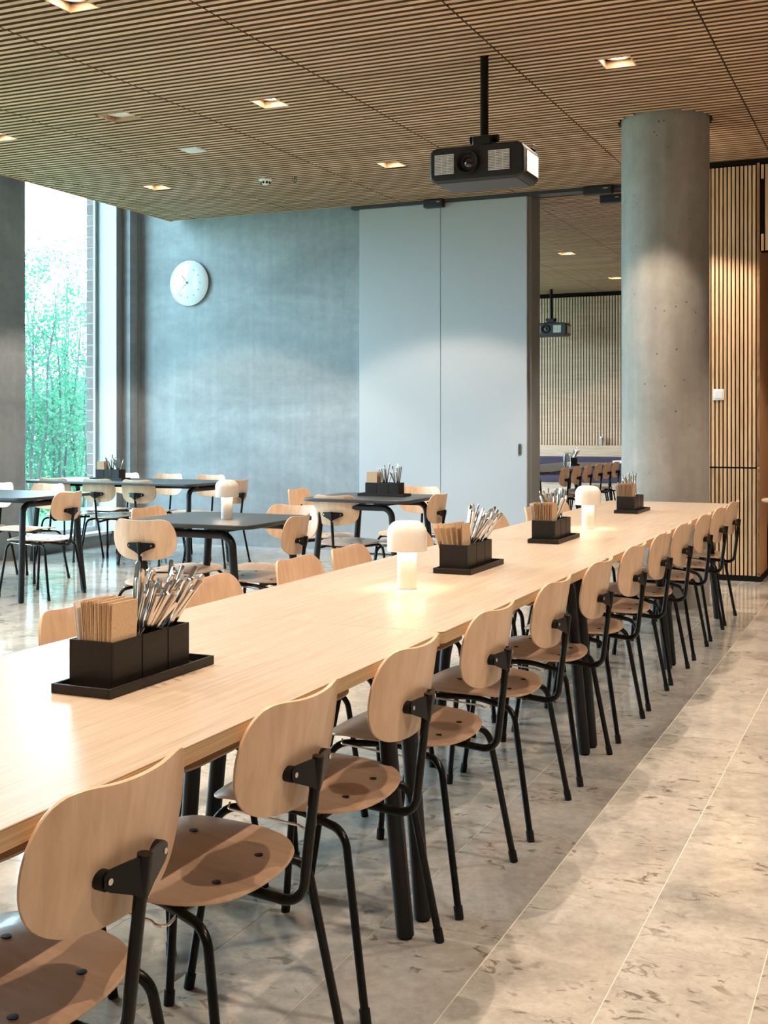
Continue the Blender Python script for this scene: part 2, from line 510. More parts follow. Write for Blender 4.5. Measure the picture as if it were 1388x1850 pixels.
def window(n, y0, y1):
    wn_ = empty('window_%d' % n, (XE, (y0 + y1) / 2, 0.14)); S(wn_); h = (y1 - y0) / 2
    MB().box(-0.004, 0.004, -h + 0.03, h - 0.03, 0.04, 4.2).build('pane', 'window_glass', wn_, False)
    for a, b_, c_, d in ((-h, -h + 0.045, 0, 4.24), (h - 0.045, h, 0, 4.24), (-h + 0.045, h - 0.045, 0, 0.05), (-h + 0.045, h - 0.045, 4.18, 4.24)):
        fr_ = MB().box(-0.006, 0.020, a, b_, c_, d).build('frame', 'window_white', wn_, False, bevel=0.004)
        if d - c_ > 1: MB().box(-0.008, 0.022, (a + b_) / 2 - 0.006, (a + b_) / 2 + 0.006, c_ + 0.02, d - 0.02).build('seal', 'window_frame_paint', fr_, False)
    sb = MB().box(-0.04, 0.20, -h, h, -0.03, 0.0).build('sill', 'sill_white', wn_, False, bevel=0.004)
    MB().box(0.10, 0.18, -h, h, -0.16, -0.03).build('sill_front', 'post_paint', wn_, False)
    return wn_


WIN = [(8.87, YJ - 0.012), (6.55, 8.10), (4.20, 5.80), (1.85, 3.45)]  # last window is out of view, added for blue fill light
for k, (a, b_) in enumerate(WIN): window(k + 1, a, b_)
prev = WIN[0][0]
names = ['wall_pier_second', 'wall_pier_third', 'wall_pier_fourth', 'wall_pier_fifth']
for k, nm in enumerate(names):
    y1 = WIN[k][0]; y0 = WIN[k + 1][1] if k + 1 < len(WIN) else -2.6
    S(bx(nm, 'wall_concrete', -7.9, -7.63, y0, y1, -0.02, 4.4))

# brick reveal of the facade seen through the glass
bw = S(bx('wall_brick_facade', 'mortar', -7.938, -7.845, YJ + 0.012, 12.0, -0.1, 4.5))
for a, b_ in ((14.2, 14.8), (17.2, 18.8)): S(bx('wall_brick_facade_next_room', 'brick_clay', -7.943, -7.845, a, b_, -0.1, 4.5))
CH = 0.1145; bm_ = {}
for r_ in range(40):
    z0 = -0.08 + r_ * CH
    xs = [(-7.940, -7.812)]
    for a, b_ in xs:
        L = round(b_ - a, 4)
        if L not in bm_: bm_[L] = MB().box(-L / 2, L / 2, 0.0, 0.24 if False else 0.22, 0, CH - 0.012).mesh('brick', 'brick_clay', False)
        link('brick', bm_[L], bw, ((a + b_) / 2, YJ + 0.012, z0))
for ch in bw.children: ch.location.y = YJ + 0.005

# ------------------------------------------------------------------ sliding partition (door) and its track
dr = empty('door_1', (-4.0, WB - 0.03, 0)); S(dr)
for nm, a, b_ in (('panel', -4.854, -4.012), ('panel', -4.008, -3.168)):
    MB().box(a + 4.0, b_ + 4.0, -0.03, 0.022, 0.012, ZC - 0.03).build(nm, 'panel_paint', dr, False, bevel=0.003)
hp = MB().prism(rrect(-0.016, 0.016, -0.055, 0.055, 0.0155), 0, 0.004, Matrix.Rotation(PI / 2, 4, 'X')).build('pull_handle', 'steel', dr, loc=(0.765, -0.031, 1.02))
MB().prism(rrect(-0.009, 0.009, -0.044, 0.044, 0.0088), 0, 0.001, Matrix.Rotation(PI / 2, 4, 'X')).build('recess', 'dark_metal', hp, loc=(0, -0.0042, 0))
S(bx('trim_2', 'dark_metal', -4.93, -1.2, WB - 0.085, WB + 0.06, ZC - 0.028, ZC + 0.04))
S(bx('wall_next_room_back', 'felt_black', -7.84, 1.0, 18.62, 18.72, -0.02, 4.4))
S(bx('wall_next_room_right', 'larch_panel', 1.0, 1.1, 11.4, 18.7, -0.02, 4.4))
for nm, a, b_, z0, z1 in (('wall_next_room_left', 10.7, 12.0, 0, 4.4), ('wall_next_room_left_pier', 14.2, 14.8, 0, 4.4), ('wall_next_room_left_end', 17.2, 18.7, 0, 4.4)):
    S(bx(nm, 'wall_concrete', -7.84, -7.70, a, b_, z0, z1))

# far slat wall, ledge and purple bench back in the next room
far = bpy.data.objects['wall_next_room_back']
sl = MB(); x = -7.8
while x < 0.9:
    sl.box(x, x + 0.030, 18.585, 18.62, 0.92, ZC - 0.07); x += 0.046
tag(sl.build('slat_field', 'ash_panel', far, False), kind='stuff')
bx('ledge', 'ash_panel', -7.8, 1.0, 18.40, 18.62, 0.74, 0.92, far)
bch = empty('bench', (-4.5, 18.1, 0)); tag(bch, 'purple upholstered bench along the far slatted wall', 'bench')
MB().box(-3.5, 3.5, 0.18, 0.29, 0.46, 0.745).build('back_cushion', 'purple_cloth', bch, bevel=0.02)
MB().box(-3.5, 3.5, -0.25, 0.2, 0.36, 0.46).build('seat_cushion', 'purple_cloth', bch, bevel=0.02)
MB().box(-3.5, 3.5, -0.2, 0.28, 0.0, 0.36).build('base', 'ash_panel', bch, False)

# ------------------------------------------------------------------ slatted pillar, header and niche on the right
PY = 9.79; PXR = -1.07
pil = S(bx('wall_slat_pillar', 'felt_black', -1.72, PXR - 0.002, PY + 0.022, 11.3, 0.0, ZC - 0.03))
bx('side_panel', 'larch_panel', PXR - 0.02, PXR, PY + 0.0, 11.3, 0.045, ZC - 0.03, pil)
bx('plinth', 'felt_black', -1.72, PXR + 0.012, PY + 0.012, 11.3, 0.0, 0.045, pil)
SP = 0.0318
lo = MB().box(-0.0105, 0.0105, -0.022, 0.0, 0.048, 0.898).mesh('slat', 'larch', False)
hi = MB().box(-0.0105, 0.0105, -0.022, 0.0, 0.912, ZC - 0.05).mesh('slat', 'larch', False)
x = PXR - 0.0113; kk = 0
while x > -1.70:
    link('slat', lo, pil, (x, PY + 0.022, 0)); link('slat', hi, pil, (x, PY + 0.022, 0)); x -= SP
hd = S(bx('wall_slat_header', 'felt_black', PXR, 4.5, PY + 0.022, PY + 0.16, 2.63, ZC - 0.03))
HZ = 2.63
full = MB().box(-0.0105, 0.0105, -0.022, 0.0, HZ, ZC - 0.05).mesh('slat', 'larch', False)
sA = MB().box(-0.0105, 0.0105, -0.022, 0.0, HZ, HZ + 0.13).mesh('slat', 'larch', False)
sB = MB().box(-0.0105, 0.0105, -0.022, 0.0, 3.20, ZC - 0.05).mesh('slat', 'larch', False)
x = PXR + 0.0205; kk = 0
while x < 0.4:
    if kk % 2 == 0: link('slat', sA, hd, (x, PY + 0.022, 0)); link('slat', sB, hd, (x, PY + 0.022, 0))
    else: link('slat', full, hd, (x, PY + 0.022, 0))
    x += SP; kk += 1
rest = MB()
while x < 4.48: rest.box(x - 0.0112, x + 0.0112, PY, PY + 0.022, HZ, ZC - 0.05); x += SP
tag(rest.build('slat_field', 'larch', hd, False), kind='stuff')
S(bx('wall_niche_back', 'larch_panel', PXR, 4.5, 11.2, 11.3, 0.0, 4.4))
S(bx('trim_3', 'felt_black', -1.72, 4.5, PY - 0.004, PY + 0.03, ZC - 0.034, ZC + 0.02))
bn = empty('bench', (0.2, 10.6, 0)); tag(bn, 'wooden niche bench with maroon cushion right of the slatted pillar', 'bench')
MB().box(-1.26, 2.0, -0.28, 0.55, 0.09, 0.41).build('base', 'larch_panel', bn, False, bevel=0.004)
MB().box(-1.24, 2.0, -0.26, 0.40, 0.41, 0.50).build('seat_cushion', 'maroon_cloth', bn, bevel=0.025)
MB().box(-1.10, 2.0, 0.40, 0.52, 0.50, 0.86).build('back_cushion', 'maroon_cloth', bn, bevel=0.03)
rt = empty('round_table', (-0.585, 8.72, 0)); tag(rt, 'round pale wood table cut off at the right frame edge', 'table')
MB().lathe([(0.0, 0.70), (0.30, 0.70), (0.352, 0.712), (0.355, 0.722), (0.350, 0.727), (0.0, 0.727)], 48, cap=False).build('tabletop', 'oak_top', rt)
MB().cyl((0, 0, 0.012), (0, 0, 0.70), 0.03, 18).build('pedestal', 'leg_black', rt)
MB().lathe([(0.0, 0.0), (0.22, 0.0), (0.22, 0.008), (0.03, 0.016)], 40).build('base', 'leg_black', rt)
sw = empty('light_switch', (-1.385, PY, 1.49)); tag(sw, 'white square switch plate on the slatted pillar', 'switch')
MB().box(-0.044, 0.044, -0.012, 0.0, -0.044, 0.044).build('plate', 'white_plastic', sw, bevel=0.005)
MB().box(-0.030, 0.030, -0.017, -0.011, -0.030, 0.030).build('rocker', 'white_plastic', sw, bevel=0.004)

# ------------------------------------------------------------------ concrete column
cc = empty('concrete_column', (*COLC, 0)); tag(cc, 'round grey concrete column behind the far end of the long table', 'column')
MB().lathe([(0.3, 0.0), (0.3, ZC + SH)], 72, cap=False).build('shaft', 'column_concrete', cc)
MB().lathe([(0.304, 0.0), (0.304, 0.006), (0.3, 0.006)], 72, cap=False).build('joint_ring', 'window_white', cc)


# ------------------------------------------------------------------ ceiling fittings
def downlight(x, y, label, power):
    d = empty('downlight', (x, y, ZC)); tag(d, label, 'downlight', 'recessed ceiling downlights')
    for nm, a in (('side', (-0.095, -0.087, -0.1, 0.1)), ('side', (0.087, 0.095, -0.1, 0.1)), ('side', (-0.087, 0.087, -0.1, -0.092)), ('side', (-0.087, 0.087, 0.092, 0.1))):
        MB().box(a[0], a[1], a[2], a[3], 0.001, SH).build(nm, 'ceiling_wood', d, False)
    MB().lathe([(0.058, 0.040), (0.080, 0.040), (0.080, SH), (0.058, SH), (0.058, 0.040)], 28, cap=False).build('ring', 'white_plastic', d)
    MB().lathe([(0.0, 0.043), (0.058, 0.043)], 28, cap=False).build('lens', 'downlight_glow', d)
    ld = bpy.data.lights.new('downlight_lamp', 'SPOT'); ld.energy = power; ld.color = WARM
    ld.spot_size = math.radians(104); ld.spot_blend = 0.22; ld.shadow_soft_size = 0.014
    lo_ = bpy.data.objects.new('downlight_lamp', ld); COL.objects.link(lo_); lo_.parent = d; lo_.location = (0, 0, 0.034)
    return d


seen = {(-3.835, 4.81): 'lit recessed downlight cut by the top left frame edge',
        (-3.835, 6.82): 'lit recessed downlight left of the projector, nearer of that row',
        (-3.835, 8.83): 'lit recessed downlight just left of the big projector body',
        (-6.11, 8.83): 'lit recessed downlight near the window corner above the clock',
        (-6.11, 6.82): 'lit recessed downlight cut by the left frame edge',
        (-1.547, 6.875): 'lit recessed downlight right of the projector pole before the column',
        (-1.547, 8.83): 'lit recessed downlight hidden behind the concrete column'}
for x, y in DL:
    lb = seen.get((x, y))
    if lb is None: lb = 'recessed ceiling downlight outside the view'
    downlight(x, y, lb, SPOT_W * (1.2 if abs(x + 1.547) < 0.01 else 0.9 if x > 0 else 0.95))   # rows dimmed separately
for x, y in DL2:
    lb = {14.30: 'lit downlight in next room, nearer of the two seen', 16.97: 'lit downlight in next room, farther one beside the column'}.get(y) if x == -3.85 else None
    downlight(x, y, lb or 'recessed downlight in next room outside the view', SPOT_W * 0.45)

sp = empty('ceiling_speaker', (*SPK, ZC)); tag(sp, 'white round ceiling speaker recessed in a cut-out of the slats', 'speaker')
MB().lathe([(0.0, 0.030), (0.105, 0.030), (0.105, SH), (0.0, SH)], 36, cap=False).build('grille', 'white_plastic', sp)
for a in ((-0.12, -0.112, -0.1, 0.1), (0.112, 0.12, -0.1, 0.1), (-0.112, 0.112, -0.1, -0.094), (-0.112, 0.112, 0.094, 0.1)):
    MB().box(*a, 0.001, SH).build('side', 'ceiling_wood', sp, False)
ap = empty('access_panel', (-5.018, 7.73, ZC)); tag(ap, 'flat white square panel flush on the slatted ceiling', 'panel')
MB().box(-0.075, 0.075, -0.075, 0.075, -0.008, 0.0).build('plate', 'white_plastic', ap, False, bevel=0.003)
MB().box(-0.085, 0.085, -0.085, 0.085, -0.003, 0.001).build('rim', 'hand_grey', ap, False)
sm = empty('smoke_detector', (-5.04, 8.89, ZC)); tag(sm, 'white domed smoke detector hanging from the slatted ceiling', 'detector')
MB().lathe([(0.0, 0.0), (0.058, 0.0), (0.060, -0.012), (0.050, -0.022)], 32).build('base', 'white_plastic', sm)
MB().lathe([(0.042, -0.022), (0.034, -0.045), (0.0, -0.060)], 28).build('dome', 'white_plastic', sm)
for k in range(8):
    a = 2 * PI * k / 8
    MB().box(-0.008, 0.008, -0.003, 0.003, -0.010, 0.010).build('slot', 'rubber_black', sm, False, loc=(0.0385 * math.cos(a), 0.0385 * math.sin(a), -0.036)).rotation_euler.z = a + PI / 2
hk = empty('ceiling_hook', (-4.755, 8.89, ZC)); tag(hk, 'small dark wire cage hook beside the smoke detector', 'hook')
MB().tube([(-0.018, 0, 0), (-0.02, 0, -0.03), (-0.008, 0, -0.055), (0.008, 0, -0.055), (0.02, 0, -0.03), (0.018, 0, 0)], 0.003, 6).build('wire', 'dark_metal', hk)
MB().cyl((0, 0, 0), (0, 0, -0.035), 0.006, 8).build('stem', 'dark_metal', hk)


def sensor(x, y, z, label, wd=0.19, low=False):
    s = empty('door_sensor', (x, y, z)); tag(s, label, 'sensor', 'black boxes over the sliding partition')
    MB().box(-wd / 2, wd / 2, -0.05, 0.03, -0.072, 0.0).build('housing', 'projector_black', s, bevel=0.006)
    MB().box(wd * 0.2, wd * 0.36, -0.052, -0.050, -0.030, -0.022).build('mark', 'bumper_grey', s, False)
    return s


sensor(-4.06, WB - 0.09, ZC - 0.004, 'black sensor box above the sliding partition seam')
sensor(-2.50, WB - 0.09, ZC - 0.004, 'black sensor box above the opening left of the column', 0.26)
sensor(-2.43, WB + 0.12, ZC - 0.05, 'black sensor box behind the track, lower one near column', 0.20)


def projector(x, y, label):
    p = empty('projector', (x, y, ZC)); tag(p, label, 'projector')
    W, D, H = 0.28, 0.15, 0.20; zb = -0.735
    MB().cyl((0, 0, 0.02), (0, 0, -0.47), 0.024, 20).build('pole', 'frame_black', p)
    mt = MB()
    mt.box(-0.06, 0.06, -0.05, 0.05, -0.52, -0.46); mt.build('mount', 'projector_black', p, bevel=0.01)
    MB().tube([(-0.075, -0.02, -0.478), (0.09, -0.02, -0.478)], 0.022, 14).build('mount_pivot', 'frame_black', p)
    MB().box(-0.10, 0.12, -0.06, 0.08, -0.540, -0.518).build('mount_plate', 'projector_black', p)
    bd = MB().prism(rrect(-W, W, zb, zb + H, 0.045, 7), -D, D, Matrix.Rotation(PI / 2, 4, 'X')).build('body', 'projector_black', p, bevel=0.012)
    MB().box(-W + 0.045, W - 0.045, -D + 0.012, D - 0.012, zb - 0.003, zb + 0.001).build('base_plate', 'projector_under', p)
    for sx in (-1, 1):
        x0, x1 = (-W + 0.034, -W + 0.150) if sx < 0 else (W - 0.205, W - 0.080)
        v_ = MB().box(x0, x1, -D - 0.002, -D + 0.004, zb + 0.045, zb + H - 0.040).build('vent', 'rubber_black', p, False)
        for k in range(13):
            z = zb + 0.049 + k * (H - 0.094) / 12
            MB().box(x0, x1, -D - 0.006, -D - 0.002, z - 0.0026, z + 0.0026).build('fin', 'grille_white', v_, False)
        for k in (0.36, 0.68):
            xx = x0 + (x1 - x0) * k; MB().box(xx - 0.002, xx + 0.002, -D - 0.0065, -D - 0.0055, zb + 0.047, zb + H - 0.042).build('rib', 'grille_white', v_, False)
    v_ = MB().box(W - 0.003, W + 0.002, -D + 0.05, D - 0.03, zb + 0.038, zb + H - 0.045).build('side_vent', 'rubber_black', p, False)
    for k in range(17):
        z = zb + 0.041 + k * (H - 0.089) / 16
        MB().box(W + 0.002, W + 0.005, -D + 0.05, D - 0.03, z - 0.0022, z + 0.0022).build('fin', 'grille_white', v_, False)
    Mx = Matrix.Translation((-0.045, -D, zb + H / 2 + 0.004)) @ Matrix.Rotation(PI / 2, 4, 'X')
    lr = MB().lathe([(0.030, -0.02), (0.048, 0.004), (0.056, 0.022), (0.062, 0.026), (0.066, 0.020), (0.068, 0.0)], 40, Mx, cap=False).build('lens_ring', 'rubber_black', p)
    MB().lathe([(0.0, 0.010), (0.018, 0.007), (0.034, -0.004)], 32, Mx, cap=False).build('lens', 'lens_glass', lr)
    MB().box(W - 0.06, W + 0.0, D - 0.10, D - 0.01, zb + H - 0.006, zb + H + 0.018).build('connector', 'steel', p, bevel=0.004)
    return p


projector(-2.22, 6.45, 'big black ceiling projector on a pole above the long table')
projector(-5.08, 17.95, 'small distant black projector seen through the opening in next room')

# wall clock
ck = empty('wall_clock', (-6.82, WB, 2.717)); tag(ck, 'round white domed wall clock on the concrete wall', 'clock')
Mx = Matrix.Rotation(PI / 2, 4, 'X')
MB().lathe([(0.0, 0.0), (0.20, 0.0), (0.20, 0.028), (0.0, 0.028)], 40, Mx, cap=False).build('back_plate', 'white_plastic', ck)
prof = [(0.0, 0.066)] + [(0.235 * math.sin(a), 0.022 + 0.044 * math.cos(a) ** 1.4) for a in [PI / 2 * k / 12 for k in range(1, 12)]] + [(0.235, 0.026), (0.233, 0.018), (0.0, 0.018)]
MB().lathe(prof, 64, Mx, cap=False).build('dial', 'clock_white', ck)


def dialz(r): return 0.0675 - 0.044 * (r / 0.235) ** 2 * 0.82


for k in range(12):
    a = 2 * PI * k / 12; r_ = 0.150 if k not in (0,) else 0.205
    MB().lathe([(0.0, 0.003), (0.0045, 0.003), (0.0045, -0.002)], 10, Mx, cap=False).build('hour_dot', 'clock_mark', ck, loc=(r_ * math.sin(a), -dialz(r_), r_ * math.cos(a)))
for ang, L, nm, wd in ((-40, 0.10, 'hour_hand', 0.004), (228, 0.17, 'minute_hand', 0.003)):
    a = math.radians(ang)
    MB().tube([(-0.02 * math.sin(a), -0.071, -0.02 * math.cos(a)), (L * math.sin(a), -0.066, L * math.cos(a))], wd, 6).build(nm, 'hand_grey', ck)
MB().cyl((0, -0.064, 0), (0, -0.074, 0), 0.009, 12).build('hub', 'clock_mark', ck)


# ------------------------------------------------------------------ chairs
def shell(outline, surf, th, rings=7):
    """plate with a rounded outline bent onto surf(s,t)->(point); thickness th"""
    n = len(outline); cx = sum(p[0] for p in outline) / n; cy = sum(p[1] for p in outline) / n
    P = []
    for r_ in range(rings + 1):
        k = (r_ / rings) ** 0.85
        if r_ == 0: P.append((cx, cy)); continue
        P += [(cx + (x - cx) * k, cy + (y - cy) * k) for x, y in outline]

    def nrm(s, t):
        e = 0.002; a = Vector(surf(s + e, t)) - Vector(surf(s - e, t)); b_ = Vector(surf(s, t + e)) - Vector(surf(s, t - e))
        return a.cross(b_).normalized()
    m = MB(); vs = []
    for sg in (0.5, -0.5):
        for i, (s, t) in enumerate(P):
            q = Vector(surf(s, t)); d = sg
            if i > n * (rings - 1): d = sg * 0.72
            vs.append(q + nrm(s, t) * (th * d))
    np_ = len(P); fs = []
    idx = lambda r_, i, side: side * np_ + (0 if r_ == 0 else 1 + (r_ - 1) * n + i % n)
    for side in (0, 1):
        for i in range(n):
            q = (idx(0, 0, side), idx(1, i, side), idx(1, i + 1, side)); fs.append(q if side == 0 else q[::-1])
            for r_ in range(1, rings):
                q = (idx(r_, i, side), idx(r_ + 1, i, side), idx(r_ + 1, i + 1, side), idx(r_, i + 1, side)); fs.append(q if side == 0 else q[::-1])
    o = len(vs)
    for i in range(n):
        s, t = outline[i]; s2 = cx + (s - cx) * 1.008; t2 = cy + (t - cy) * 1.008
        vs.append(Vector(surf(s2, t2)))
    for i in range(n):
        fs.append((idx(rings, i, 0), o + i, o + (i + 1) % n, idx(rings, i + 1, 0)))
        fs.append((o + i, idx(rings, i, 1), idx(rings, i + 1, 1), o + (i + 1) % n))
    return m.add(vs, fs)


def smooth_closed(ctrl, n=60):
    out = []; k = len(ctrl)
    for i in range(n):
        u = i / n * k; j = int(u); f = u - j
        p = [ctrl[(j + d) % k] for d in (-1, 0, 1, 2)]
        out.append(tuple(0.5 * ((2 * p[1][c]) + (-p[0][c] + p[2][c]) * f + (2 * p[0][c] - 5 * p[1][c] + 4 * p[2][c] - p[3][c]) * f * f
                                + (-p[0][c] + 3 * p[1][c] - 3 * p[2][c] + p[3][c]) * f ** 3) for c in (0, 1)))
    return out


BKC = [(0.0, 0.100), (0.055, 0.102), (0.105, 0.107), (0.140, 0.101), (0.164, 0.077), (0.179, 0.038), (0.184, -0.005), (0.177, -0.048), (0.156, -0.083),
       (0.116, -0.107), (0.062, -0.117), (0.0, -0.120)]
BK = smooth_closed(BKC + [(-x, y) for x, y in BKC[-2:0:-1]], 64)[::-1]
STC = [(0.0, 0.205), (0.09, 0.203), (0.155, 0.190), (0.190, 0.152), (0.203, 0.09), (0.205, 0.02), (0.198, -0.048), (0.178, -0.104), (0.135, -0.144), (0.07, -0.163), (0.0, -0.168)]
ST = smooth_closed(STC + [(-x, y) for x, y in STC[-2:0:-1]], 60)[::-1]


def back_surf(s, t):
    k = abs(s) / 0.186
    flare = 0.005 * max(0.0, t / 0.1) * k ** 3
    return (s * 0.985, -0.246 + 0.042 * k ** 2.1 - 0.16 * t + flare, 0.6655 + t * 0.935)


def seat_surf(s, t):
    k = s / 0.205
    z = 0.421 + 0.075 * t + 0.010 * k * k * max(0.0, (0.08 - t) / 0.28) + 0.012 * math.exp(-((t - 0.08) / 0.08) ** 2) * (1 - 0.9 * k * k)
    z -= 0.026 * max(0.0, (t - 0.10) / 0.10) ** 2 + 0.008 * k * k * max(0.0, (t + 0.02) / 0.22)
    z += 0.006 * max(0.0, (-t - 0.14) / 0.07) ** 2
    return (s, t, z)


def make_chair():
    root = empty('dining_chair')
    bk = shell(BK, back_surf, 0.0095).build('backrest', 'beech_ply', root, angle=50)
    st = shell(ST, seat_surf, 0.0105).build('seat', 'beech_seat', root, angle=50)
    for sx, sy in ((-0.09, 0.06), (0.09, 0.06), (-0.075, -0.10), (0.075, -0.10)):
        z = seat_surf(sx, sy)[2]
        MB().lathe([(0.0, 0.0072), (0.0085, 0.0066), (0.0085, 0.0)], 12, Matrix.Translation((sx, sy, z)), cap=False).build('rivet', 'rubber_black', st)
    tr_ = 0.0093
    for sx in (-1, 1):
        path = fillet([(sx * 0.225, 0.212, 0.012), (sx * 0.188, 0.165, 0.398), (sx * 0.125, 0.0, 0.396), (sx * 0.180, -0.148, 0.383), (sx * 0.215, -0.212, 0.012)], [0.055, 0.10, 0.05], 8)
        a = 9; b_ = len(path) - 10
        for seg, nm in ((path[:a + 1], 'leg'), (path[a:b_ + 1], 'side_rail'), (path[b_:], 'leg')):
            o = MB().tube(seg, tr_, 10).build(nm, 'frame_black', root)
            if nm == 'leg':
                f = seg[0] if seg[0].z < seg[-1].z else seg[-1]; g_ = seg[1] if seg[0].z < seg[-1].z else seg[-2]
                d = (g_ - f).normalized()
                MB().tube([f - d * 0.0115, f + d * 0.020], 0.0118, 12).build('foot_cap', 'rubber_black', o)
    for y in (-0.075, 0.09):
        MB().tube([(-0.15, y, 0.393), (0.15, y, 0.393)], 0.008, 8).build('crossbar', 'frame_black', root)
    up = MB().tube(fillet([(0, -0.02, 0.392), (0, -0.236, 0.374), (0, -0.268, 0.640)], 0.042, 9), tr_ + 0.0006, 12).build('upright', 'frame_black', root)
    MB().lathe([(0.0, 0.006), (0.006, 0.004), (0.007, 0.0)], 10, Matrix.Translation((0.0085, -0.2625, 0.585)) @ Matrix.Rotation(PI / 2, 4, 'Y'), cap=False).build('bumper', 'bumper_grey', up)
    # bracket: two tapered wings running forward to rubber mounts
    br = MB()
    for sx in (-1, 1):
        p0 = Vector((sx * 0.004, -0.270, 0.0)); p1 = Vector((sx * 0.064, -0.257, 0.0))
        d = (p1 - p0).normalized(); n_ = Vector((-d.y, d.x, 0)) * 0.0022
        prof = [(p0, 0.588, 0.648), (p0 + (p1 - p0) * 0.35, 0.600, 0.648), (p1, 0.616, 0.646), (p1 + d * 0.010, 0.624, 0.639)]
        vs = []
        for q, z0, z1 in prof:
            vs += [(q - n_)[:2] + (z0,), (q + n_)[:2] + (z0,), (q + n_)[:2] + (z1,), (q - n_)[:2] + (z1,)]
        fs = [(0, 1, 2, 3), (12, 15, 14, 13)]
        for i in range(3):
            for k in range(4): fs.append((i * 4 + k, (i + 1) * 4 + k, (i + 1) * 4 + (k + 1) % 4, i * 4 + (k + 1) % 4))
        br.add(vs, fs)
    br.tube([(0, -0.2625, 0.590), (0, -0.270, 0.650)], 0.0112, 12)
    brk = br.build('bracket', 'frame_black', root)
    for sx in (-1, 1):
        a = Vector((sx * 0.064, -0.2545, 0.631)); b_ = Vector((sx * 0.061, -0.231, 0.631))
        mt = MB().cyl(a, b_, 0.0145, 16).build('rubber_mount', 'rubber_black', brk)
        MB().cyl(a + Vector((sx * 0.0006, -0.0062, 0)), a, 0.0048, 10).build('screw', 'steel', mt)
    MB().tube(fillet([(-0.172, 0.14, 0.405), (-0.196, 0.13, 0.400), (-0.204, -0.05, 0.390), (-0.210, -0.065, 0.386), (-0.198, -0.08, 0.384), (-0.165, -0.075, 0.388)], 0.012, 4), 0.0028, 7).build('link_rod', 'chrome', root)
    return root


proto = make_chair()
used = [False]


def chair(x, y, rz, label, group):
    o = proto if not used[0] else copy_tree(proto)
    used[0] = True
    o.location = (x, y, 0); o.rotation_euler.z = rz + R.uniform(-0.02, 0.02); tag(o, label, 'chair', group)
    return o


FACE_L = PI / 2      # faces -x
FACE_R = -PI / 2     # faces +x
FACE_F = 0.0         # faces +y
FACE_B = PI          # faces -y
ORD = ['nearest', 'second', 'third', 'fourth', 'fifth', 'sixth', 'seventh', 'eighth', 'ninth', 'tenth', 'eleventh', 'twelfth']
RY = [1.383, 1.919, 2.455, 3.035, 3.64, 4.235, 4.84, 5.41, 5.97, 6.62, 7.22, 7.80]
for k, y in enumerate(RY):
    chair(-1.246, y, FACE_L, 'beech chair on the right of the long table, %s from the camera' % ORD[k], 'chairs on the right of the long table')
LY = [1.90, 2.57, 3.21, 3.81, 4.25, 4.95, 5.46, 6.07, 6.78, 7.35]
for k, y in enumerate(LY):
    chair(-1.80, y, FACE_R, 'beech plywood chair on the window side of the long table, %s from the camera' % ORD[k], 'chairs on the window side of the long table')
GM = 'chairs at the black tables'
for x, y, rz, lb in (
        (-3.612, 5.29, FACE_F + 0.08, 'beech chair, bracket towards us, at the near side of the black table with lamp'),
        (-3.225, 5.62, FACE_L + 0.12, 'beech chair at the right side of the black table with lamp'),
        (-3.40, 6.10, FACE_B, 'beech chair at the far side of the black table with lamp'),
        (-3.86, 5.81, FACE_R, 'beech chair at the left side of the black table with lamp'),
        (-3.615, 7.56, FACE_F, 'beech chair at the near side of the small black caddy table by the partition'),
        (-3.25, 7.80, FACE_L, 'beech chair at the right side of the small black table by the partition'),
        (-3.50, 8.40, FACE_B, 'beech chair at the far side of the small black table by the partition'),
        (-3.98, 7.92, FACE_R, 'beech chair at the left side of the small black table by the partition'),
        (-7.12, 8.88, FACE_F, 'beech chair at near side of the long black window table, leftmost'),
        (-6.64, 8.90, FACE_F, 'beech chair at near side of the long black window table, middle of three'),
        (-6.21, 8.90, FACE_F, 'beech chair at near side of the long black window table, rightmost'),
        (-7.22, 9.66, FACE_B, 'beech chair behind the long black window table, hidden behind the caddy'),
        (-6.68, 9.62, FACE_B, 'beech chair behind the long black window table, below the clock left'),
        (-6.18, 9.60, FACE_B, 'beech chair behind the long black window table, right one below the clock'),
        (-5.62, 9.04, FACE_L, 'beech chair at the right end of the long black window table'),
        (-5.79, 6.92, FACE_L + 0.06, 'beech chair at the right end of the leftmost black table'),
        (-6.47, 7.58, FACE_B, 'beech chair behind the leftmost black table, whole back in view'),
        (-7.00, 7.58, FACE_B, 'beech chair behind the leftmost black table, cut by the frame edge')):
    chair(x, y, rz, lb, GM)
GF = 'chairs in the next room'
for k, y in enumerate([12.99, 13.52, 14.03, 14.56, 15.05, 15.52]):
    chair(-3.74, y, FACE_L, 'grey-lit beech chair in the next room row beside column, %s from the partition' % ORD[k], GF)
for k, y in enumerate([13.5, 14.2]):
    chair(-4.45, y, FACE_R, 'beech chair across the dark table in next room, %s one' % ('left' if k == 0 else 'right'), GF)


